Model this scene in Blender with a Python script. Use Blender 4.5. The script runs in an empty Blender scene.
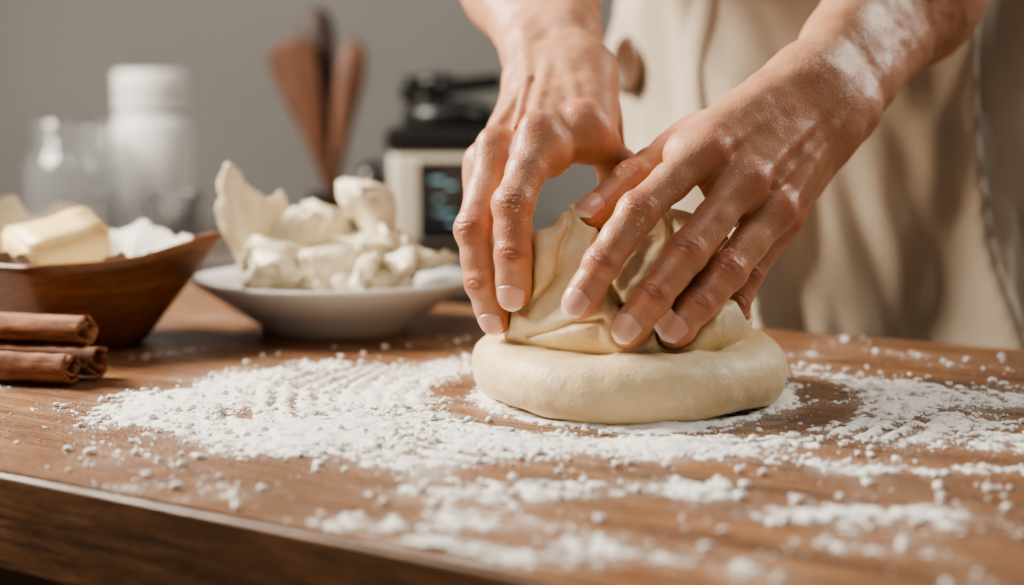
import bpy, bmesh, math, random
import numpy as np
from mathutils import Vector, Matrix, Euler, noise as mnoise
random.seed(7); np.random.seed(7)
D = bpy.data
TOP = 0.75           # table-top height; everything is modelled with the table top at z=0 and lifted at the end

# ------------------------------------------------------------------ helpers
def link(o, parent=None):
    bpy.context.scene.collection.objects.link(o)
    if parent: o.parent = parent
    return o
def empty(name):
    e = D.objects.new(name, None); e.empty_display_size = 0.05
    return link(e)
def mesh_obj(name, verts, faces, mat=None, parent=None, smooth=True):
    me = D.meshes.new(name); me.from_pydata([tuple(v) for v in verts], [], [tuple(f) for f in faces]); me.update()
    if smooth: me.polygons.foreach_set('use_smooth', [True]*len(me.polygons))
    if mat: me.materials.append(mat)
    return link(D.objects.new(name, me), parent)
def np_mesh(name, V, Q, mat=None, parent=None, attrs=None):
    me = D.meshes.new(name)
    k = Q.shape[1]
    me.vertices.add(len(V)); me.vertices.foreach_set('co', V.astype(np.float32).ravel())
    me.loops.add(Q.size); me.loops.foreach_set('vertex_index', Q.astype(np.int32).ravel())
    me.polygons.add(len(Q)); me.polygons.foreach_set('loop_start', np.arange(0, Q.size, k, dtype=np.int32))
    me.polygons.foreach_set('use_smooth', np.ones(len(Q), dtype=bool))
    me.update(calc_edges=True)
    if attrs:
        for n, a in attrs.items():
            at = me.attributes.new(n, 'FLOAT', 'POINT'); at.data.foreach_set('value', a.astype(np.float32))
    if mat: me.materials.append(mat)
    return link(D.objects.new(name, me), parent)
def lathe(name, prof, mat, loc=(0,0,0), seg=64, parent=None, fn=None):
    vs=[]; fs=[]
    for (r,z) in prof:
        for i in range(seg):
            a=2*math.pi*i/seg
            x,y,zz=r*math.cos(a), r*math.sin(a), z
            if fn: x,y,zz=fn(x,y,zz,a,r)
            vs.append((x,y,zz))
    for j in range(len(prof)-1):
        for i in range(seg):
            k=(i+1)%seg
            fs.append((j*seg+i,j*seg+k,(j+1)*seg+k,(j+1)*seg+i))
    fs.append(tuple(range(seg))[::-1]); n=(len(prof)-1)*seg
    fs.append(tuple(range(n,n+seg)))
    o=mesh_obj(name,vs,fs,mat,parent); o.location=loc
    return o
def box(name, size, loc, mat, bev=0.003, parent=None, rot=(0,0,0), seg=3):
    bm=bmesh.new(); bmesh.ops.create_cube(bm,size=1)
    for v in bm.verts: v.co=Vector((v.co.x*size[0],v.co.y*size[1],v.co.z*size[2]))
    if bev: bmesh.ops.bevel(bm,geom=bm.edges[:],offset=bev,segments=seg,affect='EDGES',profile=0.5)
    me=D.meshes.new(name); bm.to_mesh(me); bm.free()
    me.polygons.foreach_set('use_smooth',[bool(bev)]*len(me.polygons))
    me.materials.append(mat)
    o=link(D.objects.new(name,me),parent); o.location=loc; o.rotation_euler=rot
    if bev:
        m=o.modifiers.new('wn','WEIGHTED_NORMAL'); m.keep_sharp=False
    return o

# value noise
_T = np.random.rand(64,64,64).astype(np.float32)
def vnoise(p):
    i=np.floor(p).astype(np.int64); f=(p-i); f=f*f*(3-2*f)
    r=0
    for dx in (0,1):
        wx=f[:,0] if dx else 1-f[:,0]
        for dy in (0,1):
            wy=f[:,1] if dy else 1-f[:,1]
            for dz in (0,1):
                wz=f[:,2] if dz else 1-f[:,2]
                r=r+wx*wy*wz*_T[(i[:,0]+dx)&63,(i[:,1]+dy)&63,(i[:,2]+dz)&63]
    return r*2-1
def fbm(p,o=3):
    s=0;a=1;t=0
    for k in range(o):
        s=s+a*vnoise(p*(2**k)+k*17.3); t+=a; a*=0.5
    return s/t

# ------------------------------------------------------------------ materials
class M:
    def __init__(s,name):
        s.m=D.materials.new(name); s.m.use_nodes=True; s.t=s.m.node_tree; s.n=s.t.nodes
        s.b=s.n['Principled BSDF']
    def node(s,ty,**kw):
        n=s.n.new(ty)
        for k,v in kw.items(): setattr(n,k,v)
        return n
    def L(s,a,b): s.t.links.new(a,b)
    def setv(s,**kw):
        for k,v in kw.items():
            k=k.replace('_',' ')
            s.b.inputs[k].default_value = v
    def coords(s,scale=(1,1,1)):
        tc=s.node('ShaderNodeTexCoord'); mp=s.node('ShaderNodeMapping'); mp.inputs['Scale'].default_value=scale
        s.L(tc.outputs['Object'],mp.inputs['Vector']); return mp.outputs[0]
    def noise(s,vec,scale,detail=4,rough=0.55,dist=0):
        n=s.node('ShaderNodeTexNoise'); n.inputs['Scale'].default_value=scale; n.inputs['Detail'].default_value=detail
        n.inputs['Roughness'].default_value=rough; n.inputs['Distortion'].default_value=dist
        s.L(vec,n.inputs['Vector']); return n.outputs['Fac']
    def ramp(s,fac,stops):
        r=s.node('ShaderNodeValToRGB'); e=r.color_ramp.elements
        while len(e)<len(stops): e.new(0.5)
        for el,(p,c) in zip(e,stops): el.position=p; el.color=(*c,1) if len(c)==3 else c
        s.L(fac,r.inputs[0]); return r.outputs[0]
    def mix(s,f,a,b,blend='MIX'):
        m=s.node('ShaderNodeMix',data_type='RGBA',blend_type=blend)
        for sock,v in ((m.inputs[0],f),(m.inputs[6],a),(m.inputs[7],b)):
            if hasattr(v,'node'): s.L(v,sock)
            elif isinstance(v,(int,float)): sock.default_value=v
            else: sock.default_value=(*v,1)
        return m.outputs[2]
    def math(s,op,a,b=0,c=None,clamp=False):
        m=s.node('ShaderNodeMath',operation=op,use_clamp=clamp)
        for sock,v in zip(m.inputs,(a,b,c)):
            if v is None: continue
            if hasattr(v,'node'): s.L(v,sock)
            else: sock.default_value=v
        return m.outputs[0]
    def bump(s,h,strength=0.3,dist=0.001):
        b=s.node('ShaderNodeBump'); b.inputs['Strength'].default_value=strength; b.inputs['Distance'].default_value=dist
        s.L(h,b.inputs['Height']); s.L(b.outputs[0],s.b.inputs['Normal'])
    def col(s,c):
        if hasattr(c,'node'): s.L(c,s.b.inputs['Base Color'])
        else: s.b.inputs['Base Color'].default_value=(*c,1)
    def attr(s,name):
        a=s.node('ShaderNodeAttribute'); a.attribute_name=name; return a.outputs['Fac']

def simple(name,c,rough=0.5,var=0.08,scale=30,bump=0.0,metal=0,**kw):
    m=M(name); v=m.coords(); n=m.noise(v,scale)
    m.col(m.mix(m.ramp(n,[(0.3,(0,0,0)),(0.7,(1,1,1))]),tuple(x*(1-var) for x in c),tuple(min(1,x*(1+var)) for x in c)))
    m.setv(Roughness=rough,Metallic=metal,**kw)
    if bump: m.bump(n,bump)
    return m.m

def wood(name,c1,c2,c3,scale=(1,9,9),nsc=6,rough=0.4,bump=0.25):
    m=M(name); v=m.coords(scale)
    n1=m.noise(v,nsc,6,0.6,0.6); n2=m.noise(v,nsc*7,4,0.7,0.2)
    n=m.math('ADD',m.math('MULTIPLY',n1,0.65),m.math('MULTIPLY',n2,0.35))
    c=m.ramp(n,[(0.36,c1),(0.5,c2),(0.63,c3)])
    m.setv(Roughness=rough)
    m.bump(n2,bump,0.0006)
    return m,c,n2

# table wood, with real flour dust settled on it
mt,c,n2=wood('table_wood',(0.080,0.033,0.013),(0.235,0.108,0.045),(0.385,0.198,0.092),scale=(1.0,8,8),nsc=7,rough=0.4,bump=.4)
v1=mt.coords()
st_=mt.noise(mt.coords((1,34,34)),9,4,0.8)      # dark fine pores along the grain
c=mt.mix(mt.ramp(st_,[(0.49,(0,0,0)),(0.60,(0.9,)*3)]),c,(0.055,0.023,0.010))
scr=mt.noise(mt.coords((3,60,60)),6,2,0.5)
c=mt.mix(mt.ramp(scr,[(0.63,(0,0,0)),(0.69,(0.40,)*3)]),c,(0.46,0.28,0.15))
bt_=mt.noise(v1,5,3,0.5)
c=mt.mix(mt.ramp(bt_,[(0.35,(0.50,)*3),(0.6,(0,0,0))]),c,(0.090,0.040,0.018))
sp=mt.noise(v1,1000,2,0.6); big=mt.noise(v1,16,4,0.6)
dm=mt.attr('dust')
th=mt.math('ADD',sp,mt.math('MULTIPLY',dm,mt.math('MULTIPLY_ADD',big,0.62,-0.16)))
mask=mt.ramp(th,[(0.60,(0,0,0)),(0.82,(0.80,0.80,0.80))])
mt.col(mt.mix(mask,c,(0.80,0.76,0.70)))
rgh=mt.ramp(st_,[(0.4,(0.34,)*3),(0.7,(0.58,)*3)])
mt.L(mt.mix(mask,rgh,(0.9,0.9,0.9)),mt.b.inputs['Roughness'])
MAT_TABLE=mt.m
m_,c_,_=wood('bowl_wood',(0.065,0.024,0.010),(0.15,0.060,0.024),(0.25,0.112,0.046),scale=(1,1,6),nsc=14,rough=0.42); m_.col(c_); MAT_BOWL=m_.m
m_,c_,_=wood('utensil_wood',(0.06,0.022,0.010),(0.11,0.042,0.019),(0.16,0.064,0.030),scale=(6,6,1),nsc=14,rough=0.5); m_.col(c_); MAT_UTW=m_.m
m_,c_,_=wood('utensil_wood_dark',(0.02,0.010,0.006),(0.035,0.016,0.010),(0.06,0.025,0.015),scale=(6,6,1),nsc=14,rough=0.5); m_.col(c_); MAT_UTD=m_.m
m_,c_,_=wood('cinnamon_bark',(0.11,0.040,0.019),(0.30,0.120,0.056),(0.50,0.24,0.12),scale=(1,9,9),nsc=34,rough=0.7,bump=0.9); m_.col(c_); MAT_CIN=m_.m
MAT_WALL=simple('painted_wall',(0.160,0.154,0.147),0.9,0.05,3)
MAT_FLOOR=simple('floor_tiles',(0.10,0.09,0.08),0.6,0.15,6)
MAT_COUNTER=simple('counter_stone',(0.12,0.10,0.09),0.35,0.2,40)
MAT_CAB=simple('cabinet_paint',(0.045,0.040,0.036),0.5,0.1,8)
MAT_CER=simple('white_ceramic',(0.62,0.615,0.61),0.18,0.03,10)
MAT_PLAST=simple('white_plastic',(0.62,0.62,0.61),0.4,0.04,12)
MAT_BLACK=simple('black_plastic',(0.013,0.013,0.014),0.35,0.2,20)
MAT_CREAM=simple('cream_enamel',(0.56,0.51,0.42),0.35,0.04,12)
MAT_SCREEN=simple('display_glass',(0.01,0.013,0.018),0.12,0.2,20)
MAT_CHEESE=simple('white_cheese',(0.84,0.765,0.59),0.5,0.06,90,0.35,Subsurface_Weight=0.12,Subsurface_Scale=0.005)
MAT_BUTTER=simple('butter',(0.86,0.66,0.32),0.4,0.05,40,0.15,Subsurface_Weight=0.12,Subsurface_Scale=0.006)
MAT_PAPER=simple('parchment',(0.62,0.60,0.56),0.7,0.05,20)
g=M('clear_glass'); g.setv(Roughness=0.03,IOR=1.5,Transmission_Weight=0.94); g.col((0.93,0.95,0.96)); MAT_GLASS=g.m
gl=M('display_glyph'); gl.col((0.25,0.5,0.6)); gl.setv(Emission_Color=(0.3,0.65,0.8,1),Emission_Strength=0.25); MAT_GLYPH=gl.m
# flour
f=M('flour_powder'); v=f.coords(); n=f.noise(v,900,4,0.7)
f.col(f.ramp(n,[(0.3,(0.80,0.78,0.73)),(0.7,(0.92,0.905,0.87))])); f.setv(Roughness=0.95,Subsurface_Weight=0.15,Subsurface_Scale=0.002); f.bump(n,0.6,0.0008); MAT_FLOUR=f.m
# dough
d=M('dough'); v=d.coords(); n=d.noise(v,35,5,0.6); n2=d.noise(v,260,4,0.65)
c=d.ramp(n,[(0.3,(0.74,0.565,0.330)),(0.7,(0.83,0.68,0.435))])
fl=d.ramp(d.math('ADD',d.math('MULTIPLY',n2,0.6),d.math('MULTIPLY',d.noise(v,40,3),0.5)),[(0.58,(0,0,0)),(0.72,(0.6,)*3)])
d.col(d.mix(fl,c,(0.88,0.82,0.70)))
d.setv(Roughness=0.43,Subsurface_Weight=0.25,Subsurface_Scale=0.006,Subsurface_Radius=(1,0.6,0.3)); d.bump(n2,0.5,0.0014); MAT_DOUGH=d.m
# skin
s=M('skin'); v=s.coords()
n=s.noise(v,60,5,0.65); red=s.attr('red'); cr=s.attr('crease')
c=s.ramp(n,[(0.3,(0.50,0.240,0.138)),(0.7,(0.63,0.340,0.213))])
c=s.mix(s.math('MULTIPLY',red,0.70,clamp=True),c,(0.50,0.140,0.075))
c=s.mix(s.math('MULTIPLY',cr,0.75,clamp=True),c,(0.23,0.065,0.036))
fs=s.noise(v,900,2,0.6)
fm=s.ramp(s.math('ADD',fs,s.math('MULTIPLY',s.attr('powder'),0.22)),[(0.70,(0,0,0)),(0.78,(0.80,)*3)])
s.col(s.mix(fm,c,(0.86,0.80,0.73)))
vo=s.node('ShaderNodeTexVoronoi'); vo.inputs['Scale'].default_value=800; s.L(v,vo.inputs['Vector'])
h=s.math('ADD',s.math('MULTIPLY',vo.outputs['Distance'],0.5),s.math('MULTIPLY',s.noise(v,250,4,0.6),0.8))
s.bump(h,0.40,0.0008)
s.setv(Roughness=0.40,Subsurface_Weight=0.18,Subsurface_Scale=0.004,Subsurface_Radius=(1,0.35,0.2)); MAT_SKIN=s.m
nl=M('fingernail'); nl.col(nl.mix(nl.attr('tip'),(0.71,0.39,0.29),(0.86,0.74,0.65))); nl.setv(Roughness=0.18); MAT_NAIL=nl.m
# cloth
def cloth(name,c):
    m=M(name); v=m.coords(); 
    w1=m.node('ShaderNodeTexWave',wave_type='BANDS',bands_direction='X'); w1.inputs['Scale'].default_value=380; m.L(v,w1.inputs['Vector'])
    w2=m.node('ShaderNodeTexWave',wave_type='BANDS',bands_direction='Z'); w2.inputs['Scale'].default_value=380; m.L(v,w2.inputs['Vector'])
    n=m.noise(v,25,5,0.6)
    m.col(m.mix(n,tuple(x*0.85 for x in c),c)); m.setv(Roughness=0.9,Sheen_Weight=0.2)
    m.bump(m.math('ADD',w1.outputs['Fac'],w2.outputs['Fac']),0.15,0.0005); return m.m
MAT_APRON=cloth('linen_apron',(0.53,0.445,0.340)); MAT_SHIRT=cloth('linen_shirt',(0.62,0.56,0.47)); MAT_TROUS=cloth('dark_trousers',(0.05,0.05,0.055))

# ------------------------------------------------------------------ SDF toolbox
def cone(p,a,b,r1,r2):
    a=np.asarray(a,float); b=np.asarray(b,float); ba=b-a; L2=ba@ba
    t=np.clip(((p-a)@ba)/L2,0,1); q=a+t[:,None]*ba
    return np.sqrt(((p-q)**2).sum(1))-(r1+(r2-r1)*t)
def smin(a,b,k):
    h=np.clip(0.5+0.5*(b-a)/k,0,1); return b+(a-b)*h-k*h*(1-h)
def smax(a,b,k): return -smin(-a,-b,k)
def extract(fn,lo,hi,h,sub=5,refine=2):
    lo=np.array(lo,float); hi=np.array(hi,float); H=h*sub
    nc=np.ceil((hi-lo)/H).astype(int)+1
    cx=[lo[i]+(np.arange(nc[i])+0.5-0.5/sub)*H for i in range(3)]
    G=np.stack(np.meshgrid(*cx,indexing='ij'),-1).reshape(-1,3)
    C=np.concatenate([fn(G[i:i+300000]) for i in range(0,len(G),300000)]).astype(np.float32).reshape(nc)
    F=np.repeat(np.repeat(np.repeat(C,sub,0),sub,1),sub,2)
    idx=np.nonzero(np.abs(C)<H*1.35)
    off=np.stack(np.meshgrid(*[np.arange(sub)]*3,indexing='ij'),-1).reshape(-1,3)
    base=np.stack(idx,1)*sub
    for i in range(0,len(base),4000):
        I=(base[i:i+4000,None,:]+off[None]).reshape(-1,3)
        F[I[:,0],I[:,1],I[:,2]]=fn(lo+I*h)
    S=(F<0)
    n=np.array(F.shape)-1
    cnt=np.zeros(n,np.uint8)
    for dx in (0,1):
        for dy in (0,1):
            for dz in (0,1):
                cnt+=S[dx:dx+n[0],dy:dy+n[1],dz:dz+n[2]]
    act=np.stack(np.nonzero((cnt>0)&(cnt<8)),1); del cnt
    ids=np.full(n,-1,np.int32); ids[act[:,0],act[:,1],act[:,2]]=np.arange(len(act))
    cor=np.array([[x,y,z] for x in (0,1) for y in (0,1) for z in (0,1)])
    val=np.stack([F[act[:,0]+c[0],act[:,1]+c[1],act[:,2]+c[2]] for c in cor],1)
    P=np.zeros((len(act),3)); W=np.zeros(len(act))
    for i in range(8):
        for j in range(i+1,8):
            if abs(cor[i]-cor[j]).sum()!=1: continue
            a,b=val[:,i],val[:,j]; m=(a<0)!=(b<0)
            t=np.where(m,a/np.where(m,a-b,1),0)
            P+=m[:,None]*(cor[i]+t[:,None]*(cor[j]-cor[i])); W+=m
    V=lo+(act+P/W[:,None])*h
    quads=[]
    for ax in range(3):
        o=[0,0,0]; o[ax]=1
        A=S[:S.shape[0]-o[0],:S.shape[1]-o[1],:S.shape[2]-o[2]]; B=S[o[0]:,o[1]:,o[2]:]
        E=np.stack(np.nonzero(A!=B),1)
        b1,b2=(ax+1)%3,(ax+2)%3
        ok=(E[:,b1]>0)&(E[:,b2]>0)&(E[:,b1]<n[b1])&(E[:,b2]<n[b2]); E=E[ok]
        fl=A[E[:,0],E[:,1],E[:,2]]
        e1=np.zeros(3,int); e1[b1]=1; e2=np.zeros(3,int); e2[b2]=1
        q=[ids[tuple((E-k).T)] for k in (e1+e2,e2,np.zeros(3,int),e1)]
        q=np.stack(q,1); q[~fl]=q[~fl][:,::-1]; quads.append(q)
    Q=np.concatenate(quads); Q=Q[(Q>=0).all(1)]
    for _ in range(refine):
        V=V-grad_step(fn,V,h)
    return V,Q
def grad(fn,V,e=0.0003):
    g=np.zeros_like(V)
    for k in np.array([[1,-1,-1],[-1,-1,1],[-1,1,-1],[1,1,1]],float):
        g+=k*fn(V+e*k)[:,None]
    return g/(4*e)
def grad_step(fn,V,h):
    out=np.zeros_like(V)
    for i in range(0,len(V),200000):
        v=V[i:i+200000]; g=grad(fn,v); d=fn(v)
        st=d[:,None]*g/np.maximum((g**2).sum(1),0.2)[:,None]
        l=np.sqrt((st**2).sum(1)); st*=np.minimum(1,0.6*h/np.maximum(l,1e-9))[:,None]
        out[i:i+200000]=st
    return out
def unit(v): v=np.asarray(v,float); return v/np.linalg.norm(v)
def ortho(v,a): a=unit(a); v=np.asarray(v,float); return unit(v-(v@a)*a)

# ------------------------------------------------------------------ hands (joint positions in millimetres)
class Hand:
    def __init__(s,wrist,elbow,fing,thumb,seed,wr=1.0):
        mm=lambda q: np.array(q,float)/1000
        s.wr=mm(wrist); s.el=mm(elbow); s.seed=seed; s.ws=wr
        s.f=[dict(j=[mm(q) for q in F['j']],r=[x/1000 for x in F['r']],g=F.get('g',(-.1,-1,.3))) for F in fing]
        s.th=dict(j=[mm(q) for q in thumb['j']],r=[x/1000 for x in thumb['r']],g=thumb['g'])
        s.w=unit(s.f[-1]['j'][0]-s.f[0]['j'][0])
        mid=(s.f[1]['j'][0]+s.f[2]['j'][0])/2
        s.pn=unit(np.cross(mid-s.wr,s.w)); 
        if s.pn@np.array([0,-1,.6])<0: s.pn=-s.pn
        fdir=unit(s.el-s.wr); s.wf=ortho(s.w,fdir); s.fn=unit(np.cross(fdir,s.wf))
        if s.fn@s.pn<0: s.fn=-s.fn
        s.fd=fdir; s.L=np.linalg.norm(s.el-s.wr)
    def palm(s,p):
        d=None
        n=len(s.f)
        for i,F in enumerate(s.f):
            m=F['j'][0]; st=s.wr+s.w*(i-(n-1)/2)*0.0100-s.fd*0.004
            m2=m-s.pn*0.0026
            c=cone(p,st,m2,0.0160*s.ws,0.0112-0.0004*i)
            d=c if d is None else smin(d,c,0.0095)
            # palmar bulk
            c=cone(p,st-s.pn*0.006,m-s.pn*0.011,0.0150*s.ws,0.0108); d=smin(d,c,0.012)
        # thenar / thumb metacarpal
        t=s.th['j']
        d=smin(d,cone(p,t[0],t[1],s.th['r'][0],s.th['r'][1]),0.014)
        d=smin(d,cone(p,t[1]*0.75+t[0]*0.25,s.f[0]['j'][0]*0.6+s.wr*0.4-s.pn*0.008,0.009,0.010),0.016)
        # hypothenar
        d=smin(d,cone(p,s.wr+s.w*0.014-s.pn*0.006,s.f[-1]['j'][0]-s.pn*0.012,0.014,0.009),0.012)
        # extensor tendons and knuckle heads
        for i,F in enumerate(s.f):
            m=F['j'][0]; 
            d=smin(d,cone(p,s.wr+s.w*(i-(n-1)/2)*0.006+s.pn*0.0132,m+s.pn*0.0090,0.0022,0.0024),0.0045)
            d=smin(d,np.sqrt(((p-(m+s.pn*0.0032))**2).sum(1))-0.0100,0.0055)
        # a faint forked vein across the back of the hand
        a=s.f[1]['j'][0]*.5+s.f[2]['j'][0]*.5; b_=s.f[2]['j'][0]*.5+s.f[3]['j'][0]*.5
        c0=a*.35+s.wr*.65+s.pn*.0140+s.w*.004
        for e_ in (a*.9+s.wr*.1+s.pn*.0075, b_*.85+s.wr*.15+s.pn*.0075, s.wr+s.fd*.03+s.pn*.0155+s.w*.009):
            d=smin(d,cone(p,c0,e_,0.0011,0.0011),0.0035)
        return d
    def forearm(s,p):
        L=s.L; P=lambda t,a,b: s.wr+s.fd*(t*L)+s.wf*a+s.fn*b; k=s.ws
        d=smin(cone(p,P(-.04,.011,0),P(.16,.0125*k,0),.0170*k,.0182*k),cone(p,P(-.04,-.011,0),P(.16,-.0125*k,0),.0172*k,.0185*k),.014)
        d=smin(d,smin(cone(p,P(.16,.0125*k,0),P(.62,.016,-.003),.0182*k,.030),cone(p,P(.16,-.0125*k,0),P(.62,-.018,0),.0187*k,.032),.02),.012)
        d=smin(d,cone(p,P(.6,0,0),P(1.0,0,0),.040,.036),.03)
        # ulna head bump
        d=smin(d,np.sqrt(((p-P(.03,.018*k,.009*k))**2).sum(1))-0.0085,0.009)
        return d
    def digit(s,p,F,start=0):
        d=None; j=F['j']; r=F['r']
        for k in range(start,len(j)-1):
            a,b=j[k],j[k+1]; mid=(a+b)/2; rm=(r[k]+r[k+1])/2*0.962
            c=smin(cone(p,a,mid,r[k],rm),cone(p,mid,b,rm,r[k+1]),0.003)
            d=c if d is None else smin(d,c,0.0025)
            if k>start:   # knuckle thickening on the back of the joint
                ax=unit(j[k+1]-j[k-1]); n=ortho(F['g'],ax)
                d=smin(d,np.sqrt(((p-(a+n*0.0014))**2).sum(1))-r[k]*0.965,0.0035)
        # fingertip pad (palmar side)
        ax=unit(j[-1]-j[-2]); n=ortho(F['g'],ax)
        d=smin(d,np.sqrt(((p-(j[-1]-n*0.0015-ax*0.004))**2).sum(1))-r[-1]*1.05,0.004)
        return d
    def core(s,p):
        d=smin(s.palm(p),s.forearm(p),0.014)
        for F,st in [(F,0) for F in s.f]+[(s.th,1)]:
            m2=F['j'][st]*0.70+F['j'][st+1]*0.30
            k=0.0010+0.0090*np.exp(-((p-m2)**2).sum(1)/(0.014**2))
            d=smin(d,s.digit(p,F,st),k)
        return d
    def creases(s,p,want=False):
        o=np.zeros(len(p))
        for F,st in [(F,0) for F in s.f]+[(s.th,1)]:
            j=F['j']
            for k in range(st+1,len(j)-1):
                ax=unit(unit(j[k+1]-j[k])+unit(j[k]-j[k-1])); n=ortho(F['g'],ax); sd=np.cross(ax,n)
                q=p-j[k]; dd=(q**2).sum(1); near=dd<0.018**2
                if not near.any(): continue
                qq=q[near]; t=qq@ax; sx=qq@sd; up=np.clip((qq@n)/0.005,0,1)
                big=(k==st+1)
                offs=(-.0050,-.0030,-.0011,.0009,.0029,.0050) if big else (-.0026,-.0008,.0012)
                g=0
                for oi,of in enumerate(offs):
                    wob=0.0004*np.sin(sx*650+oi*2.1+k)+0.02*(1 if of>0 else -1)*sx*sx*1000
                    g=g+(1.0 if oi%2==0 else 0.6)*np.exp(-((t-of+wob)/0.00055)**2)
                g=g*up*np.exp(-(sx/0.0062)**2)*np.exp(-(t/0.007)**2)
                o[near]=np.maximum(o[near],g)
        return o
    def sdf(s,p):
        d=s.core(p)
        near=np.abs(d)<0.004
        if near.any():
            q=p[near]
            x=s.creases(q)*0.00058 + fbm(q*90+s.seed,2)*0.0007
            d=d.copy(); d[near]+=x
        return d
    def build(s,name,parent,lo,hi,nails,powder):
        V,Q=extract(s.sdf,np.array(lo)/1000,np.array(hi)/1000,0.0009)
        red=np.zeros(len(V))
        for i,F in enumerate(s.f+[s.th]):
            j=F['j']; m=j[0]+s.pn*0.01 if i<len(s.f) else j[1]
            red=np.maximum(red,0.85*np.exp(-((V-m)**2).sum(1)/(0.011**2)))
            for k in range(1,len(j)-1):
                ax=unit(j[k+1]-j[k-1]); n=ortho(F['g'],ax)
                red=np.maximum(red,0.9*np.exp(-((V-(j[k]+n*0.006))**2).sum(1)/(0.0090**2)))
            red=np.maximum(red,0.8*np.exp(-((V-j[-1])**2).sum(1)/(0.011**2)))
        red=np.clip(red+0.35*fbm(V*60,2),0,1)
        pw=np.zeros(len(V))
        for (c_,r_,a_) in powder: pw=np.maximum(pw,a_*np.exp(-((V-np.array(c_)/1000)**2).sum(1)/((r_/1000)**2)))
        pw=np.clip(pw+.55*fbm(V*140,2)*(pw>.05),0,1)
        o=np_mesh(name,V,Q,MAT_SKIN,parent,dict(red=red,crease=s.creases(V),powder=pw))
        # elbow part (coarser), continues the same surface
        def lower(p):
            d=s.forearm(p)
            return np.maximum(d,-((p-(s.wr+s.fd*0.10))@s.fd))
        a=np.minimum(s.wr,s.el)-0.07; b=np.maximum(s.wr,s.el)+0.07
        V,Q=extract(lower,a,b,0.004,4)
        z=np.zeros(len(V))
        np_mesh(name+'_forearm',V,Q,MAT_SKIN,parent,dict(red=z,crease=z,powder=z))
        for i,(F,L,W) in enumerate(nails):
            j=F['j']; ax=unit(j[-1]-j[-2]); n=ortho(F['g'],ax); sd=np.cross(ax,n); r=F['r'][-1]
            nu,nv=15,17; P=[];T=[];dirs=[]
            for a_ in range(nu):
                t=a_/(nu-1)
                for b_ in range(nv):
                    q=2*b_/(nv-1)-1
                    ys=-0.5*L+L*t; curve=0.20*L*(q*q)*(1 if t>0.5 else -1)*abs(2*t-1)
                    y=ys-curve
                    th=q*math.radians(62)*(W/(2*r)/0.9)
                    dr=(n*math.cos(th)+sd*math.sin(th))
                    P.append(j[-1]+ax*0.0006+ax*y+dr*(r+0.004)); T.append(np.clip((t-0.80)*9,0,1)); dirs.append(-dr)
            P=np.array(P); dirs=np.array(dirs)
            for _ in range(12):
                P+=dirs*np.clip(s.core(P)-0.00085,-0.0008,0.004)[:,None]*0.8
            k=0
            for a_ in range(nu):
                for b_ in range(nv):
                    if a_==0 or b_ in(0,nv-1): P[k]+=dirs[k]*0.0013
                    k+=1
            Qs=[]
            for a_ in range(nu-1):
                for b_ in range(nv-1):
                    x=a_*nv+b_; Qs.append((x,x+1,x+nv+1,x+nv))
            Qs=np.array(Qs)
            fnrm=np.cross(P[1]-P[0],P[nv]-P[0])
            if fnrm@n<0: Qs=Qs[:,::-1]
            ob=np_mesh('%s_nail_%d'%(name,i+1),P,Qs,MAT_NAIL,parent,dict(tip=np.array(T)))
            md=ob.modifiers.new('s','SOLIDIFY'); md.thickness=0.0007; md.offset=-1
            md=ob.modifiers.new('b','SUBSURF'); md.levels=1; md.render_levels=1

left_hand=Hand((167,766,156),(291,950,271),
  [dict(j=[(94,705,126),(60,681,97.5),(42.5,670,74),(31.5,668,55)],r=[10.0,9.5,8.5,7.7],g=(-.45,-1,.35)),
   dict(j=[(114,703,111),(83,677,78),(66.5,666,58.5),(55,664,43)],r=[10.0,9.7,8.7,7.9],g=(-.35,-1,.4)),
   dict(j=[(131,713,96),(104,688,68),(88,677,52.5),(76.5,671,41)],r=[9.8,9.4,8.4,7.7],g=(-.2,-1,.5)),
   dict(j=[(138,736,89),(119,721,63),(112,713,48),(104,705,40)],r=[9,8.1,7.2,6.5],g=(.1,-1,.5))],
  dict(j=[(131,770,145),(84,745,125),(61,723,111),(40,710,95)],r=[15,11,9.8,8.5],g=(-.35,-.55,.8)),3.0)
right_hand=Hand((26,806,166),(4,1000,288),
  [dict(j=[(38,740,139),(57,762,117),(55,769,98),(49,767,87)],r=[10.2,9.4,8.3,7.4],g=(.3,.3,1)),
   dict(j=[(14,725,133),(0.5,702,100),(1,697,76),(0.8,699,56)],r=[10.2,9.9,8.9,8.0],g=(-.25,-1,.2)),
   dict(j=[(-8,735,125),(-19,712,87),(-15,708,61),(-8,709,42)],r=[9.8,9.3,8.3,7.5],g=(-.7,-1,.1)),
   dict(j=[(-14,755,117),(-20,745,84),(-13,740,64),(-6,737,49)],r=[9,8,7.2,6.4],g=(-1,-.6,.1))],
  dict(j=[(38,798,157),(48,790,137),(58,797,112),(60,792,84)],r=[13,11,9.8,8.3],g=(1,.2,.2)),8.0,0.90)

baker=empty('baker')
left_hand.build('left_hand',baker,(10,640,18),(265,905,235),[(left_hand.f[0],.0150,.0132),(left_hand.f[1],.0150,.0132),(left_hand.f[2],.0140,.0128),(left_hand.f[3],.010,.0098),(left_hand.th,.0155,.0150)],
   [((99,690,84),12,1.1),((170,750,168),20,.75),((118,700,118),10,.65),((60,675,95),8,.7),((203,800,192),22,.7),((80,690,112),9,.6)])
right_hand.build('right_hand',baker,(-60,670,20),(95,945,285),[(right_hand.f[1],.0148,.0134),(right_hand.f[2],.0138,.0124),(right_hand.f[3],.010,.0098)],
   [((5,700,125),10,.65),((0,690,100),8,.6)])

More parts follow.
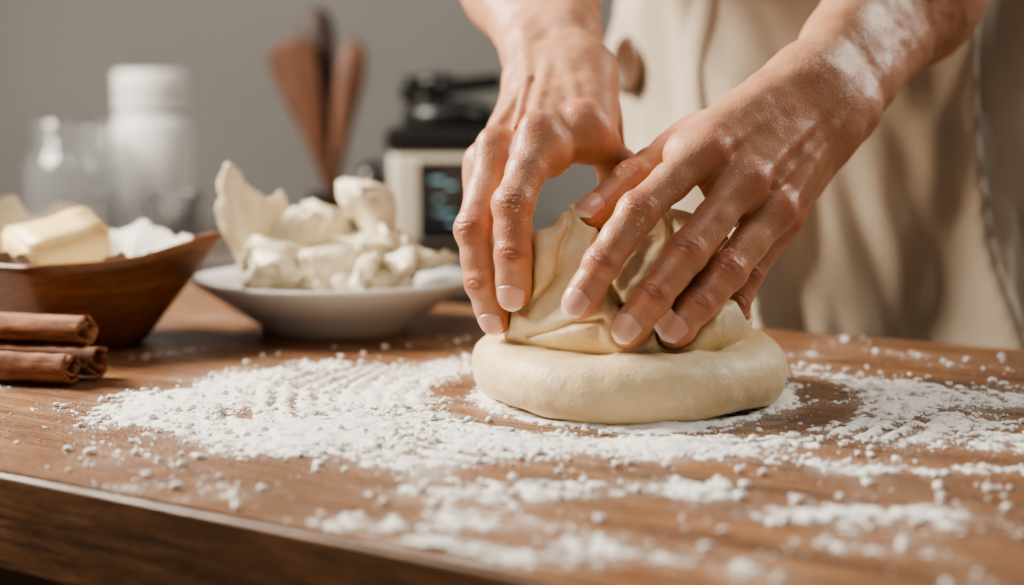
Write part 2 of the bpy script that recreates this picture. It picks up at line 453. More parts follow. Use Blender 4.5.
# ------------------------------------------------------------------ dough
DC=np.array([0.0585,0.732,0.0])
def seg2(x,z,pts):
    m=None
    for (a,b) in zip(pts[:-1],pts[1:]):
        a=np.array(a);b=np.array(b);ba=b-a
        t=np.clip(((x-a[0])*ba[0]+(z-a[1])*ba[1])/(ba@ba),0,1)
        d_=np.hypot(x-a[0]-t*ba[0],z-a[1]-t*ba[1]); m=d_ if m is None else np.minimum(m,d_)
    return m
def dough(p):
    q=p-DC; wv=fbm(p*22,2)*0.0036+fbm(p*70+5,2)*0.0013
    ang=np.arctan2(q[:,1],q[:,0]); R=np.sqrt(q[:,0]**2+q[:,1]**2)
    # lower disc : rounded puck
    qb=q-np.array([0.0005,-.008,0]); Rb=np.sqrt(qb[:,0]**2+qb[:,1]**2)
    rr=0.0665+0.0024*np.sin(ang*3+1)+0.0015*np.sin(ang*5)
    h=0.0152; dz=np.abs(q[:,2]-h)-0.0008
    dr=Rb-rr
    d1=np.sqrt(np.maximum(dr,0)**2+np.maximum(dz,0)**2)+np.minimum(np.maximum(dr,dz),0)-0.0152
    d1=smax(d1,-(q[:,2]),0.003)
    # upper folded mound
    d2=None
    def el(c,r):
        x=(p-(DC+np.array(c)))/np.array(r); k=np.sqrt((x**2).sum(1)); return (k-1)*min(r)
    parts=[((.002,0,.047),(.060,.060,.026)),((.000,0,.058),(.056,.053,.036)),((.004,.002,.066),(.050,.047,.031))]
    for c_,r_ in parts:
        e=el(c_,r_); d2=e if d2 is None else smin(d2,e,.010)
    # a sheet of dough folded over from the left
    for path,r0,k0 in (([(-.048,-.020,.040),(-.045,-.024,.058),(-.038,-.026,.076),(-.024,-.020,.088),(-.004,-.010,.092)],.0128,.0040),):
        f1=None
        for i in range(len(path)-1):
            c_=cone(p,DC+np.array(path[i]),DC+np.array(path[i+1]),r0-.0009*i,r0-.0009*(i+1))
            f1=c_ if f1 is None else smin(f1,c_,.006)
        d2=smin(d2,f1,k0)
    # overhanging lip near the bottom of the fold
    lipR=0.0527+.0008*np.sin(ang*4); tz=q[:,2]-(0.0385+0.002*np.sin(ang*2+0.5))
    lip=np.sqrt((R-lipR)**2+tz**2)-0.0110
    d2=smin(d2,lip,.0085)
    # fold creases on the front of the mound
    front=np.clip((-q[:,1]-.005)/.02,0,1)
    X_=q[:,0]+.0015*np.sin(q[:,2]*260); Z_=q[:,2]
    for pts,w_,a_ in (([(-.030,.097),(-.033,.078),(-.040,.060),(-.052,.047)],.0019,.0036),
                      ([(-.012,.100),(-.017,.082),(-.014,.064),(-.004,.052)],.0020,.0030),
                      ([(-.004,.052),(.016,.0475),(.036,.050),(.056,.056)],.0018,.0024),
                      ([(.018,.098),(.020,.082),(.030,.070)],.0018,.0028),
                      ([(-.050,.036),(-.030,.045),(-.016,.0465)],.0016,.0022)):
        d2=d2+a_*np.exp(-(seg2(X_,Z_,pts)/w_)**2)*front
    d=smin(d1,d2,.0014)+wv
    near=d<0.02
    if near.any():
        pn=p[near]; hd=np.minimum(left_hand.core(pn),right_hand.core(pn))
        dd_=d[near]-.0012*np.exp(-((hd-.004)/.0035)**2)
        dn=smax(dd_,-(hd-0.0001),0.0032)
        d=d.copy(); d[near]=dn
    return d
V,Q=extract(dough,(-0.04,0.626,-0.003),(0.155,0.83,0.118),0.0010)
np_mesh('bread_dough',V,Q,MAT_DOUGH)

# ------------------------------------------------------------------ table
O=np.array([-.201,.559]); ang=-math.radians(32); U=np.array([math.cos(ang),math.sin(ang)]); N=np.array([-math.sin(ang),math.cos(ang)])
table=empty('wooden_table'); table.location=(O[0],O[1],0); table.rotation_euler=(0,0,ang)
bm=bmesh.new()
u0,u1,n1,T=-.72,.85,.548,.042
nx,ny=260,120
bmesh.ops.create_grid(bm,x_segments=nx,y_segments=ny,size=0.5)
for v in bm.verts: v.co=Vector((u0+(v.co.x+.5)*(u1-u0),(v.co.y+.5)*n1,0))
me=D.meshes.new('tabletop'); 
ext=bmesh.ops.extrude_face_region(bm,geom=bm.faces[:])
for g_ in ext['geom']:
    if isinstance(g_,bmesh.types.BMVert): g_.co.z=-T
bmesh.ops.recalc_face_normals(bm,faces=bm.faces[:])
rim=[e for e in bm.edges if e.calc_face_angle(0)>1.0]
bmesh.ops.bevel(bm,geom=rim,offset=.0022,segments=3,affect='EDGES')
bm.to_mesh(me); bm.free()
co=np.zeros(len(me.vertices)*3); me.vertices.foreach_get('co',co); co=co.reshape(-1,3)
W=O[None]+co[:,:1]*U[None]+co[:,1:2]*N[None]

# ------------------------------------------------------------------ flour
def dens(x,y):
    P=np.stack([x,y,0*x],1)
    E=1-((x-.015)/.228)**2-((y-.704)/.126)**2
    a=fbm(P*28,4); b=fbm(P*120+9,3)
    q=np.stack([x-DC[0],y-DC[1]+.006],1); r=np.hypot(q[:,0],q[:,1]); th=np.arctan2(q[:,1],q[:,0])
    r2=r+0.009*fbm(P*16+3,3)
    e=np.clip(E*1.5,-1.6,.58)+a*.85+b*.34
    sw=np.sin(r2*2*np.pi/.0120+th*1.0)
    e+=sw*.42*np.exp(-((r-.150)/.055)**2)*np.clip(.45+1.2*fbm(np.stack([th*3,r*20,0*r],1),2),0,1)
    side=.35+.65*np.clip(np.abs(np.cos(th)),0,1)**1.2
    e-=1.45*np.exp(-((r-.097-.008*np.cos(th))/(.013+.006*np.clip(np.cos(th),0,1)))**2)*side*(1+.8*a)
    e+=.25*np.exp(-((r-.080)/.005)**2)
    for (cx,cy,rx,ry,am) in [(-.035,.450,.085,.022,1.15),(-.05,.485,.06,.016,.7),(.02,.53,.12,.020,.40),(.13,.50,.06,.014,.58),(.19,.565,.07,.014,.75),(.10,.58,.10,.015,.45),(-.14,.60,.05,.02,.42),(-.18,.68,.06,.03,.5),(.27,.70,.06,.03,.6),(.25,.63,.06,.02,.6)]:
        e=np.maximum(e,am*np.exp(-((x-cx)/rx)**2-((y-cy)/ry)**2)*1.15+a*.95+b*.55-.64)
    return e
dd=np.clip(dens(W[:,0],W[:,1])+.80,0,1.25)
dd=np.maximum(dd,0.36*np.exp(-(((W[:,0]-.05)/.28)**2+((W[:,1]-.57)/.12)**2)))
dd*= (co[:,2]>-0.001)
at=me.attributes.new('dust','FLOAT','POINT'); at.data.foreach_set('value',dd.astype(np.float32))
me.materials.append(MAT_TABLE); link(D.objects.new('tabletop',me),table)
for i,(a,b) in enumerate([(u0+.07,.06),(u1-.07,.06),(u0+.07,n1-.06),(u1-.07,n1-.06)]):
    box('leg_%d'%(i+1),(.06,.06,TOP-T),(a,b,-T-(TOP-T)/2),MAT_BOWL,.004,table)
for i,(sz,lc) in enumerate([((u1-u0-.2,.02,.08),((u0+u1)/2,.06,-T-.04)),((u1-u0-.2,.02,.08),((u0+u1)/2,n1-.06,-T-.04))]):
    box('rail_%d'%(i+1),sz,lc,MAT_BOWL,.002,table)

st=.0008; xs=np.arange(-.30,.36,st); ys=np.arange(.40,.88,st)
X,Y=np.meshgrid(xs,ys,indexing='ij'); P=np.stack([X.ravel(),Y.ravel(),np.zeros(X.size)],1)
e=np.concatenate([dens(P[i:i+200000,0],P[i:i+200000,1]) for i in range(0,len(P),200000)])
gr=fbm(P*330,3); wn=np.random.rand(len(P))
nc=(P[:,:2]-O)@N
hgt=np.clip(e+.05,0,1.1)*0.0026*(1+.55*fbm(P*110,3))+np.clip(gr+.1,0,1)*0.0010+wn*.00015
rD=np.hypot(P[:,0]-DC[0],P[:,1]-DC[1])
keep=(e+gr*.60+(wn-.5)*.40>.14)&(nc>.006)
P[:,2]=np.where(keep,np.maximum(hgt,.0002),-.0001)
kg=keep.reshape(X.shape); ii=np.arange(P.shape[0]).reshape(X.shape)
fk=(kg[:-1,:-1].astype(int)+kg[1:,:-1]+kg[:-1,1:]+kg[1:,1:])>=2
nn=nc.reshape(X.shape)[:-1,:-1]>.006; fk&=nn
rr=rD.reshape(X.shape)[:-1,:-1]; fk&=(rr>.066)
Q=np.stack([ii[:-1,:-1][fk],ii[1:,:-1][fk],ii[1:,1:][fk],ii[:-1,1:][fk]],1)
us,inv=np.unique(Q,return_inverse=True); P=P[us]; Q=inv.reshape(-1,4)
flour=empty('flour')
np_mesh('flour_layer',P,Q,MAT_FLOUR,flour)
# crumbs and grains
bm=bmesh.new(); bmesh.ops.create_icosphere(bm,subdivisions=1,radius=1); iv=np.array([v.co[:] for v in bm.verts]); itf=np.array([[v.index for v in f_.verts] for f_ in bm.faces]); bm.free()
n_c=300000
cx=np.random.uniform(-.36,.42,n_c); cy=np.random.uniform(.41,.93,n_c); de=dens(cx,cy)
env=np.exp(-(((cx-.02)/.26)**2+((cy-.66)/.17)**2))
pr=np.clip((de+.65)*1.0,0,1)*np.clip(1.1-de,0.2,1)*.17+env*.035
nc_=(np.stack([cx,cy],1)-O)@N
ok=(np.random.rand(n_c)<pr)&(nc_>.008)&(nc_<.54)&(np.hypot(cx-DC[0],cy-DC[1]+.006)>.092)&(~((cx<-.17)&(cy>.74)))
m=ok.sum(); g0=np.abs(np.random.randn(m)); sz=np.minimum(.00014+g0**3.4*.00010,.0024)
base=np.clip(de[ok],0,1.1)*.0022
vv=iv[None]*sz[:,None,None]*np.random.uniform(.5,1.35,(m,12,1))*np.array([1,1,.75])
vv[:,:,0]+=cx[ok][:,None]; vv[:,:,1]+=cy[ok][:,None]; vv[:,:,2]+=(base+sz*.4)[:,None]
ff=itf[None]+(np.arange(m)*12)[:,None,None]
np_mesh('flour_crumbs',vv.reshape(-1,3),ff.reshape(-1,3),MAT_FLOUR,flour)

# ------------------------------------------------------------------ plate with cheese
pl=(-.121,.966)
plate=lathe('serving_plate',[(.001,.006),(.03,.005),(.042,.004),(.044,.0),(.049,.0),(.052,.006),(.066,.014),(.082,.025),(.0945,.0335),(.0965,.0360),(.095,.0375),(.086,.033),(.070,.022),(.055,.013),(.03,.010),(.001,.0095)],MAT_CER,(pl[0],pl[1],0),96)
def piece(bmT,c,size,rot,seed,kind):
    b=bmesh.new(); rnd=random.Random(seed*7+3)
    if kind=='shard':      # thin curved, torn sheet
        n_=14; vs=[]
        for sgn in (1,-1):
            for i in range(n_):
                for j in range(n_):
                    x=i/(n_-1)*2-1; y=j/(n_-1)*2-1
                    edge=1-.42*abs(x)**1.8*(y>0)*abs(y)-.30*mnoise.noise(Vector((x*1.7,y*1.7,seed)))
                    z=.35*x*x+.16*mnoise.noise(Vector((x*2,y*2,seed+5)))+sgn*(.12)*(1-.7*max(abs(x),abs(y))**4)
                    vs.append(b.verts.new((x*.5*size[0]*edge,z*size[0]*.6,y*.5*size[2]*edge)))
        for s_ in (0,1):
            for i in range(n_-1):
                for j in range(n_-1):
                    a=s_*n_*n_+i*n_+j; f_=[vs[a],vs[a+n_],vs[a+n_+1],vs[a+1]]; b.faces.new(f_ if s_ else f_[::-1])
        per=[i*n_ for i in range(n_)]+[(n_-1)*n_+j for j in range(1,n_)]+[i*n_+n_-1 for i in range(n_-2,-1,-1)]+[j for j in range(n_-2,0,-1)]
        for k in range(len(per)):
            a,c2=per[k],per[(k+1)%len(per)]; b.faces.new([vs[a],vs[c2],vs[c2+n_*n_],vs[a+n_*n_]])
        bmesh.ops.recalc_face_normals(b,faces=b.faces[:])
        amp=.05
    else:
        pts=[]
        for _ in range(11 if kind=='lump' else 9):
            q=Vector([rnd.uniform(-.5,.5) for _ in range(3)]); m_=max(abs(x) for x in q); q=q*(.5/m_)
            pts.append(b.verts.new((q.x*size[0],q.y*size[1],q.z*size[2])))
        r_=bmesh.ops.convex_hull(b,input=b.verts[:])
        bmesh.ops.delete(b,geom=[v for v in b.verts if not v.link_faces],context='VERTS')
        bmesh.ops.bevel(b,geom=b.edges[:],offset=min(size)*.04,segments=2,affect='EDGES')
        bmesh.ops.triangulate(b,faces=b.faces[:])
        bmesh.ops.subdivide_edges(b,edges=b.edges[:],cuts=2,use_grid_fill=True)
        amp=.07 if kind=='lump' else .09
    Mx=Matrix.Translation(c)@Euler(rot).to_matrix().to_4x4()
    b.normal_update()
    for v in b.verts:
        v.co=v.co+v.normal*mnoise.fractal(v.co*90+Vector((seed*3.1,0,0)),1.0,2.0,4)*min(size)*amp*1.3
    for v in b.verts: v.co=Mx@v.co
    me_=D.meshes.new('t'); b.to_mesh(me_); b.free(); bmT.from_mesh(me_); D.meshes.remove(me_)
def pieces(name,L,mat):
    b=bmesh.new()
    for i,(k,c,s_,r_) in enumerate(L): piece(b,c,s_,r_,i+len(name),k)
    me_=D.meshes.new(name); b.to_mesh(me_); b.free(); me_.polygons.foreach_set('use_smooth',[True]*len(me_.polygons)); me_.materials.append(mat)
    return link(D.objects.new(name,me_))
x0,y0=pl
rnd=random.Random(5)
L=[('shard',(x0-.056,y0-.012,.076),(.034,.02,.076),(.10,-.38,.5)),
 ('shard',(x0-.042,y0+.006,.064),(.040,.02,.056),(.25,-.1,.9)),
 ('shard',(x0-.020,y0-.016,.066),(.036,.02,.046),(.35,.5,.1)),
 ('lump',(x0+.020,y0-.002,.074),(.046,.038,.054),(.15,.2,.6)),
 ('lump',(x0-.014,y0+.000,.068),(.048,.040,.046),(.3,.1,.2)),
 ('lump',(x0-.034,y0-.028,.046),(.044,.034,.034),(.2,.3,.4)),
 ('lump',(x0+.002,y0-.034,.044),(.044,.032,.032),(.1,-.2,.9)),
 ('lump',(x0+.038,y0-.020,.046),(.050,.036,.030),(.1,.25,.3)),
 ('shard',(x0+.058,y0-.010,.048),(.046,.02,.050),(1.25,.35,.2)),
 ('shard',(x0+.040,y0-.014,.058),(.036,.02,.040),(.9,.6,-.3)),
 ('lump',(x0+.034,y0+.022,.052),(.050,.042,.038),(.3,.2,1.2)),
 ('lump',(x0-.000,y0+.0,.040),(.115,.095,.048),(0,0,.3)),
 ('lump',(x0-.046,y0-.004,.044),(.046,.040,.040),(.2,.1,.4)),
 ('lump',(x0-.004,y0+.035,.060),(.042,.036,.040),(.3,.1,.6))]
for i in range(30):
    a=rnd.uniform(math.pi*.95,math.pi*2.1); r_=rnd.uniform(.042,.068); s_=rnd.uniform(.006,.018)
    L.append(('crumb',(x0+r_*math.cos(a),y0+r_*math.sin(a)*.95,.012+(r_-.04)*.75+s_*.75+rnd.uniform(0,.010)),(s_*1.3,s_,s_),(rnd.uniform(0,3),rnd.uniform(0,3),rnd.uniform(0,3))))
pieces('cheese_pieces',L,MAT_CHEESE)

# ------------------------------------------------------------------ wooden bowl, butter, parchment
bl=(-.278,.902)
def dk(a): p_=1.25; return (abs(math.cos(a))**p_+abs(math.sin(a))**p_)**(-1/p_)
def dia(x,y,z,a,r):
    t=max(0,min(1,z/.055)); k=1+(dk(a)-1)*t**.7
    up=.012*abs(math.cos(a))**5*t
    return r*k*math.cos(a),r*k*.95*math.sin(a),z+up
lathe('wooden_bowl',[(.001,.0),(.038,.0),(.044,.003),(.058,.018),(.075,.036),(.090,.052),(.0950,.057),(.0930,.0595),(.0875,.057),(.072,.040),(.054,.022),(.038,.012),(.001,.010)],MAT_BOWL,(bl[0],bl[1],0),128,fn=dia)
b_=bmesh.new()
bmesh.ops.create_cube(b_,size=1)
for v in b_.verts: v.co=Vector((v.co.x*.054*(1+.12*v.co.y),v.co.y*.046,v.co.z*.042*(1+.18*v.co.x)))
bmesh.ops.bevel(b_,geom=b_.edges[:],offset=.003,segments=3,affect='EDGES'); bmesh.ops.subdivide_edges(b_,edges=b_.edges[:],cuts=3,use_grid_fill=True)
for v in b_.verts: v.co+=Vector(mnoise.noise_vector(v.co*60))*.0022
me_=D.meshes.new('butter_block'); b_.to_mesh(me_); b_.free(); me_.polygons.foreach_set('use_smooth',[True]*len(me_.polygons)); me_.materials.append(MAT_BUTTER)
o=link(D.objects.new('butter_block',me_)); o.location=(bl[0]-.008,bl[1]-.004,.056); o.rotation_euler=(.25,-.18,.6)
# crumpled parchment lining (polar sheet following the bowl)
vs=[];fs=[];nr,na_=34,160
for i in range(nr):
    t=i/(nr-1)
    for j in range(na_):
        a=2*math.pi*j/na_; k=1+(dk(a)-1)*t**.7
        r=.083*t*(1+.06*mnoise.noise(Vector((math.cos(a)*4,math.sin(a)*4,3)))); zb=.013+ (max(0,r-.030)/.055)**1.25*.040
        c1=abs(mnoise.noise(Vector((math.cos(a)*2.6,math.sin(a)*2.6,t*2.2))))*.026*t
        c2=abs(mnoise.noise(Vector((math.cos(a)*5,math.sin(a)*5,t*3))))*.010*t
        back=.012*t**3*max(0,math.sin(a-.2))+.020*t**3*max(0,-math.cos(a))
        vs.append((bl[0]+r*k*math.cos(a)*(.97),bl[1]+r*k*.95*math.sin(a)*.97,zb+.003*t+c1+c2+back))
for i in range(nr-1):
    for j in range(na_):
        k=(j+1)%na_; fs.append((i*na_+j,i*na_+k,(i+1)*na_+k,(i+1)*na_+j))
mesh_obj('parchment_liner',vs,fs,MAT_PAPER)

# ------------------------------------------------------------------ cinnamon sticks (double rolled quills)
def quill(name,c,rot,L=.15,r=.0098):
    pts=[]
    for k in range(70):
        t=k/69; a=math.pi*0.5+ t*math.pi*3.4; rr=r*(1-.62*t)
        pts.append((rr*math.cos(a),rr*math.sin(a)))
    th=.0012; vs=[];fs=[]; nl_=60; n=len(pts)
    for i in range(nl_):
        x=-L/2+L*i/(nl_-1)
        for side in (0,1):
            for k,(y,z) in enumerate(pts):
                l=math.hypot(y,z); sc=(l-side*th)/l
                w=.96+.10*mnoise.noise(Vector((x*25,math.atan2(z,y)*1.3,r*1000+c[1]*50)))+.06*mnoise.noise(Vector((x*160,k*.35,c[1]*70)))
                w=min(w,1.03)
                xx=x+((.0050*mnoise.noise(Vector((k*.16,i,c[1]*90)))) if i in(0,nl_-1) else 0)
                vs.append((xx,y*sc*w,z*sc*w))
    for i in range(nl_-1):
        for side in (0,1):
            for k in range(n-1):
                a=i*2*n+side*n+k; b=a+2*n; fs.append((a,a+1,b+1,b) if side else (a,b,b+1,a+1))
        for k in (0,n-1):
            a=i*2*n+k; fs.append((a,a+n,a+3*n,a+2*n))
    for i in (0,nl_-1):
        for k in range(n-1):
            a=i*2*n+k; fs.append((a,a+1,a+n+1,a+n))
    o=mesh_obj(name,vs,fs,MAT_CIN); o.location=c; o.rotation_euler=rot
    b=bmesh.new(); b.from_mesh(o.data); bmesh.ops.recalc_face_normals(b,faces=b.faces[:]); b.to_mesh(o.data); b.free()
    return o
quill('cinnamon_stick',(-.308,.768,.0105),(0.6,0,-.22),r=.0104)
quill('cinnamon_stick',(-.300,.790,.0105),(1.3,0,-.22),r=.0104)
quill('cinnamon_stick',(-.303,.780,.0290),(2.9,0,-.25),r=.0104)

# ------------------------------------------------------------------ back counter things
counter=empty('kitchen_counter')
box('worktop',(3.4,.64,.04),(0,1.77,-.02),MAT_COUNTER,.004,counter)
box('cabinet_body',(3.36,.58,TOP-.04-.08),(0,1.79,-.04-(TOP-.12)/2),MAT_CAB,.003,counter)
box('toe_kick',(3.36,.50,.08),(0,1.82,-TOP+.04),MAT_CAB,0,counter)
for i in range(6):
    box('cabinet_door_%d'%(i+1),(.54,.018,TOP-.15),(-1.4+i*.56,1.492,-.04-(TOP-.12)/2),MAT_CAB,.003,counter)

lathe('glass_jar',[(.001,.0),(.044,.0),(.049,.004),(.050,.012),(.050,.088),(.047,.100),(.040,.108),(.039,.113),(.042,.115),(.042,.118),(.039,.120),(.039,.126),(.042,.128),(.042,.131),(.040,.134),(.041,.142),(.0395,.143),(.0375,.134),(.0370,.110),(.0445,.099),(.0475,.088),(.0475,.014),(.045,.008),(.001,.006)],MAT_GLASS,(-.508,1.64,0),64)
wb=empty('white_bottle'); wb.location=(-.434,1.73,0)
lathe('body',[(.001,0),(.044,0),(.048,.004),(.048,.135),(.045,.147),(.040,.152),(.001,.152)],MAT_PLAST,parent=wb)
lathe('cap',[(.001,.152),(.041,.152),(.0445,.154),(.0445,.165),(.0435,.167),(.0445,.169),(.0445,.198),(.042,.203),(.001,.204)],MAT_PLAST,parent=wb)
lathe('glass_tumbler',[(.001,0),(.024,0),(.026,.003),(.032,.066),(.0313,.067),(.0300,.066),(.0243,.006),(.001,.004)],MAT_GLASS,(-.371,1.56,0),48)

# coffee grinder
cm=empty('coffee_grinder'); cm.location=(-.066,1.60,0); cm.rotation_euler=(0,0,.08)
box('body',(.142,.13,.104),(0,0,.060),MAT_CREAM,.012,cm,seg=5)
box('base',(.135,.12,.010),(0,0,.005),MAT_BLACK,.003,cm)
box('display_panel',(.056,.006,.085),(-.012,-.066,.058),MAT_SCREEN,.002,cm)
for i,(a,b,w,h_) in enumerate([(-.02,.080,.014,.003),(-.005,.074,.010,.003),(-.018,.060,.008,.002),(-.012,.045,.020,.002),(-.004,.034,.008,.003)]):
    box('glyph_%d'%(i+1),(w,.002,h_),(a,-.0695,b),MAT_GLYPH,0,cm)
box('top_collar',(.152,.135,.026),(.0,0,.124),MAT_BLACK,.006,cm)
lathe('lid',[(.001,.137),(.050,.137),(.052,.150),(.048,.160),(.03,.166),(.001,.168)],MAT_BLACK,(-.005,0,0),parent=cm)
lathe('lid_grip',[(.001,.160),(.016,.162),(.012,.172),(.022,.180),(.024,.188),(.018,.195),(.001,.196)],MAT_BLACK,(-.018,0,0),parent=cm)
k=box('lever',(.075,.018,.018),(.018,-.01,.183),MAT_BLACK,.006,cm,rot=(0,-.12,.2))
k=box('lever_end',(.022,.024,.030),(-.048,-.01,.178),MAT_BLACK,.008,cm)
o=lathe('side_dial',[(.001,0),(.019,0),(.022,.004),(.022,.02),(.018,.026),(.001,.027)],MAT_BLACK,(-.098,-.01,.072),parent=cm,seg=32); o.rotation_euler=(0,math.pi/2*.7,0)
o=lathe('dial_shaft',[(.001,0),(.01,0),(.01,.045),(.001,.045)],MAT_BLACK,(-.095,0,.072),parent=cm,seg=24); o.rotation_euler=(0,math.pi/2,0)
box('side_handle',(.020,.03,.070),(-.082,.02,.045),MAT_BLACK,.006,cm)

# utensils in crock
cr_=lathe('utensil_crock',[(.001,0),(.028,0),(.031,.003),(.033,.044),(.034,.048),(.031,.048),(.030,.044),(.028,.008),(.001,.006)],MAT_UTD,(-.238,1.90,0),48)
def utensil(name,prof,base,top,mat,yaw=0):
    a=Vector(base); b=Vector(top); ax=(b-a); L=ax.length; ax.normalize()
    side=Vector((math.cos(yaw),math.sin(yaw),0)); side=(side-side.dot(ax)*ax).normalized(); nn_=ax.cross(side)
    vs=[];fs=[];seg=20
    for (t,w,h_) in prof:
        for i in range(seg):
            q=2*math.pi*i/seg; vs.append(a+ax*L*t+side*w*math.cos(q)+nn_*h_*math.sin(q))
    for j in range(len(prof)-1):
        for i in range(seg):
            k_=(i+1)%seg; fs.append((j*seg+i,j*seg+k_,(j+1)*seg+k_,(j+1)*seg+i))
    fs.append(tuple(range(seg))[::-1]); n=(len(prof)-1)*seg; fs.append(tuple(range(n,n+seg)))
    o=mesh_obj(name,vs,fs,mat); m=o.modifiers.new('s','SUBSURF'); m.levels=2; m.render_levels=2
    return o
utensil('wooden_spatula',[(0,.006,.006),(.3,.009,.006),(.5,.016,.006),(.62,.023,.005),(.80,.031,.004),(.95,.033,.003),(1,.028,.002)],(-.228,1.90,.012),(-.298,1.90,.250),MAT_UTW)
utensil('wooden_ladle',[(0,.006,.006),(.5,.010,.007),(.65,.014,.008),(.78,.022,.010),(.9,.024,.010),(.97,.018,.008),(1,.007,.004)],(-.234,1.912,.012),(-.262,1.93,.294),MAT_UTD)
utensil('wooden_spoon',[(0,.006,.006),(.40,.010,.007),(.60,.016,.008),(.8,.021,.009),(.93,.019,.008),(1,.008,.004)],(-.246,1.892,.012),(-.206,1.90,.250),MAT_UTW)

# ------------------------------------------------------------------ baker body + apron
C=np.array([.253,1.140]); u3=np.array([U[0],U[1],0]); n3=np.array([N[0],N[1],0]); C3=np.array([C[0],C[1],0])
def B(u_,n_,z): return C3+u3*u_+n3*n_+np.array([0,0,z])
sl=B(.175,0,.54); sr=B(-.175,0,.54)
def shirt(p):
    d=smin(cone(p,B(-.06,0,.12),B(.06,0,.12),.10,.10),cone(p,B(-.05,0,.02),B(.05,0,.02),.10,.10),.06)
    d=smin(d,cone(p,B(-.075,0,.42),B(.075,0,.42),.10,.10),.10)
    d=smin(d,cone(p,sr,sl,.058,.058),.06)
    for s_,e_ in ((sl,left_hand.el),(sr,right_hand.el)):
        d=smin(d,cone(p,s_,s_*.15+e_*.85,.060,.050),.03)
    return d
V,Q=extract(shirt,(-.12,.85,-.15),(.60,1.45,.68),.006,4); np_mesh('shirt',V,Q,MAT_SHIRT,baker)
def trous(p):
    d=cone(p,B(-.05,.01,-.04),B(.05,.01,-.04),.108,.108)
    for s_ in (-1,1):
        d=smin(d,cone(p,B(.085*s_,.0,-.08),B(.10*s_,.0,-.40),.088,.062),.03)
        d=smin(d,cone(p,B(.10*s_,.0,-.40),B(.11*s_,.03,-.68),.062,.050),.02)
    return d
V,Q=extract(trous,(-.10,.90,-.75),(.60,1.45,.12),.008,4); np_mesh('trousers',V,Q,MAT_TROUS,baker)
def shoes(p):
    d=None
    for s_ in (-1,1):
        c_=smin(cone(p,B(.11*s_,.05,-.712),B(.12*s_,-.10,-.718),.036,.032),cone(p,B(.11*s_,.03,-.70),B(.11*s_,.03,-.66),.038,.040),.02)
        d=c_ if d is None else np.minimum(d,c_)
    return smax(d,-(p[:,2]+.749),.004)
V,Q=extract(shoes,(-.10,.85,-.755),(.60,1.45,-.60),.005,4); np_mesh('shoes',V,Q,MAT_BLACK,baker)
def headf(p):
    d=cone(p,B(0,.0,.56),B(0,-.03,.66),.055,.052)
    h_=cone(p,B(0,-.05,.74),B(0,-.03,.80),.066,.085)
    d=smin(d,h_,.03); d=smin(d,cone(p,B(0,-.125,.755),B(0,-.135,.735),.008,.012),.012)
    d=smin(d,cone(p,B(0,-.10,.69),B(0,-.09,.69),.025,.03),.03)
    for s_ in (-1,1): d=smin(d,cone(p,B(.083*s_,-.02,.77),B(.080*s_,-.02,.74),.014,.010),.006)
    return d
V,Q=extract(headf,(.0,.9,.50),(.50,1.40,.95),.005,4); z=np.zeros(len(V)); np_mesh('head',V,Q,MAT_SKIN,baker,dict(red=z,crease=z,powder=z))
def hairf(p):
    d=cone(p,B(0,-.005,.76),B(0,-.02,.815),.086,.088)
    return smax(d,-((p-B(0,-.075,.80))@unit(n3*1.0+np.array([0,0,.75]))),.01)
V,Q=extract(hairf,(.0,.9,.60),(.50,1.40,.98),.005,4); np_mesh('hair',V,Q,MAT_UTD,baker)

# apron: cloth wrapped round the front of the body
apron=empty('apron')
na,nz=190,150; vs=[];fs=[]
def ridge(x): return (1-abs(math.sin(x)))**1.6
def apr(phi,z):
    a_=.176+.012*max(0,-(z-.05)); b_=.128+.03*max(0,-z)
    fx=math.sin(phi)*a_; fy=-math.cos(phi)*b_
    low=max(0.15,min(1,(.30-z)/.22))
    w=mnoise.noise(Vector((phi*2,z*4,0)))
    fo=.022*low*(ridge(phi*3.4+z*5+1.5*w)-.35)+.009*mnoise.noise(Vector((phi*3.5,z*9,2)))+.014*low*(ridge(phi*2.1-z*9+2*w+1)-.35)
    fo+=.004*mnoise.noise(Vector((phi*8+z*18,z*12,9)))
    l=math.hypot(fx,fy); fx*=1+fo/l*1.3; fy*=1+fo/l*1.3
    return B(fx,fy,z)
for j in range(nz):
    z=-.42+.84*j/(nz-1)
    lim=1.75 if z<.30 else 1.75-(z-.30)/.12*0.75
    for i in range(na):
        phi=-lim+2*lim*i/(na-1); vs.append(apr(phi,z))
for j in range(nz-1):
    for i in range(na-1): a=j*na+i; fs.append((a,a+1,a+na+1,a+na))
o=mesh_obj('apron_cloth',vs,fs,MAT_APRON,apron); md=o.modifiers.new('s','SOLIDIFY'); md.thickness=.0018; md.offset=1
def strip(name,pts_fn,n_,mat,w=.008,off=.0035):
    vs=[];fs=[]
    for i in range(n_):
        p0,p1=pts_fn(i/(n_-1))
        for p_,o_ in ((p0,.0018),(p0,off),(p1,off),(p1,.0018)):
            dr=p_-B(0,0,p_[2]); vs.append(p_+unit(dr)*o_)
    for i in range(n_-1):
        for k in range(4): a=i*4+k; b=i*4+(k+1)%4; fs.append((a,b,b+4,a+4))
    return mesh_obj(name,vs,fs,mat,apron)
strip('waist_tie',lambda t:(apr(-1.7+3.4*t,.262),apr(-1.7+3.4*t,.288)),80,MAT_APRON,off=.006)
strip('placket',lambda t:(apr(-.33+.02*math.sin(t*5),-.40+.66*t),apr(-.24+.02*math.sin(t*5),-.40+.66*t)),90,MAT_APRON,off=.004)
MAT_BTN=simple('button_wood',(0.085,0.040,0.020),0.4,0.2,60)
p=apr(-.90,.186); dr=unit(p-B(0,0,.185))
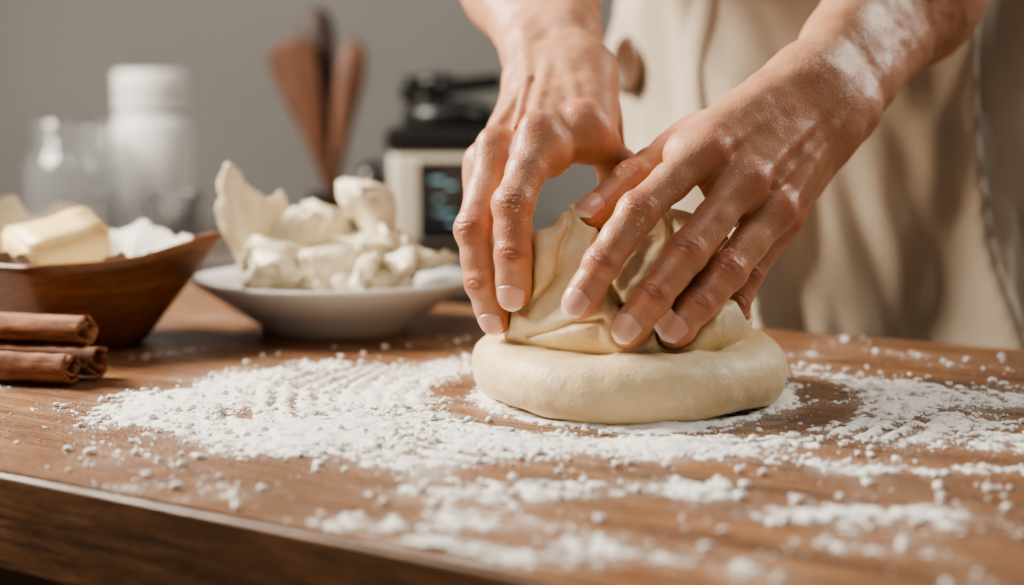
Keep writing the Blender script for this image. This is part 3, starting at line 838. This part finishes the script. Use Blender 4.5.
bt=lathe('button',[(.001,-.002),(.021,-.002),(.0245,.001),(.0235,.005),(.019,.0055),(.016,.0035),(.001,.003)],MAT_BTN,tuple(p+dr*.004),40,parent=apron)
bt.rotation_euler=Vector(dr+np.array([.2,-.4,0])).to_track_quat('Z','Y').to_euler()
for s_,nm in ((-1,'strap_1'),(1,'strap_2')):
    vs=[];fs=[]
    for i in range(24):
        t=i/23; z=.40+.22*math.sin(t*math.pi*.5); uu=s_*(.075); nn_=-.125+.125*(1-math.cos(t*math.pi*.5))
        for du in (-.018,.018): vs.append(B(uu+du,nn_,z))
    for i in range(23): a=i*2; fs.append((a,a+1,a+3,a+2))
    o=mesh_obj(nm,vs,fs,MAT_APRON,apron); md=o.modifiers.new('s','SOLIDIFY'); md.thickness=.002

# ------------------------------------------------------------------ room shell
box('wall_back',(6,.1,2.7),(0,2.15,-TOP+1.35),MAT_WALL,0)
box('floor',(6,6,.1),(0,.3,-TOP-.05),MAT_FLOOR,0)
box('baseboard_back',(6,.015,.09),(0,2.092,-TOP+.045),MAT_CAB,0)

# ------------------------------------------------------------------ lights
def area(name,loc,target,size,power,col):
    l=D.lights.new(name,'AREA'); l.shape='RECTANGLE'; l.size=size[0]; l.size_y=size[1]; l.energy=power; l.color=col
    o=link(D.objects.new(name,l)); o.location=loc
    o.rotation_euler=(Vector(target)-Vector(loc)).to_track_quat('-Z','Y').to_euler(); return o
area('window_light',(-1.1,1.05,.85),(.05,.75,.05),(.55,.55),54,(1,.91,.79))
area('fill_light',(.0,.15,1.5),(.1,.9,0),(.8,.6),4.5,(1,.94,.87))  # added fill from above the front, stands for no actual ceiling lamp
area('rim_light',(1.3,1.25,.9),(.2,.9,.05),(.5,.7),11,(1,.93,.84))  # added backlight for rim highlights, no window on this side
w=D.worlds.new('world'); bpy.context.scene.world=w; w.use_nodes=True
w.node_tree.nodes['Background'].inputs[0].default_value=(1,.97,.94,1); w.node_tree.nodes['Background'].inputs[1].default_value=.125
try:
    bpy.context.scene.view_settings.look='AgX - Medium High Contrast'
    bpy.context.scene.view_settings.exposure=0.2
except Exception as ex: print('look',ex)

# ------------------------------------------------------------------ camera
cam=D.cameras.new('camera'); cam.lens=50; cam.sensor_width=36; cam.clip_start=.02
co_=link(D.objects.new('camera',cam)); co_.location=(0,0,.14); co_.rotation_euler=(math.radians(90-6.76),0,0)
cam.dof.use_dof=True; cam.dof.focus_distance=.685; cam.dof.aperture_fstop=3.6
bpy.context.scene.camera=co_

for o in list(bpy.context.scene.objects):
    if o.parent is None: o.location.z+=TOP
print('OBJECTS',len(D.objects))
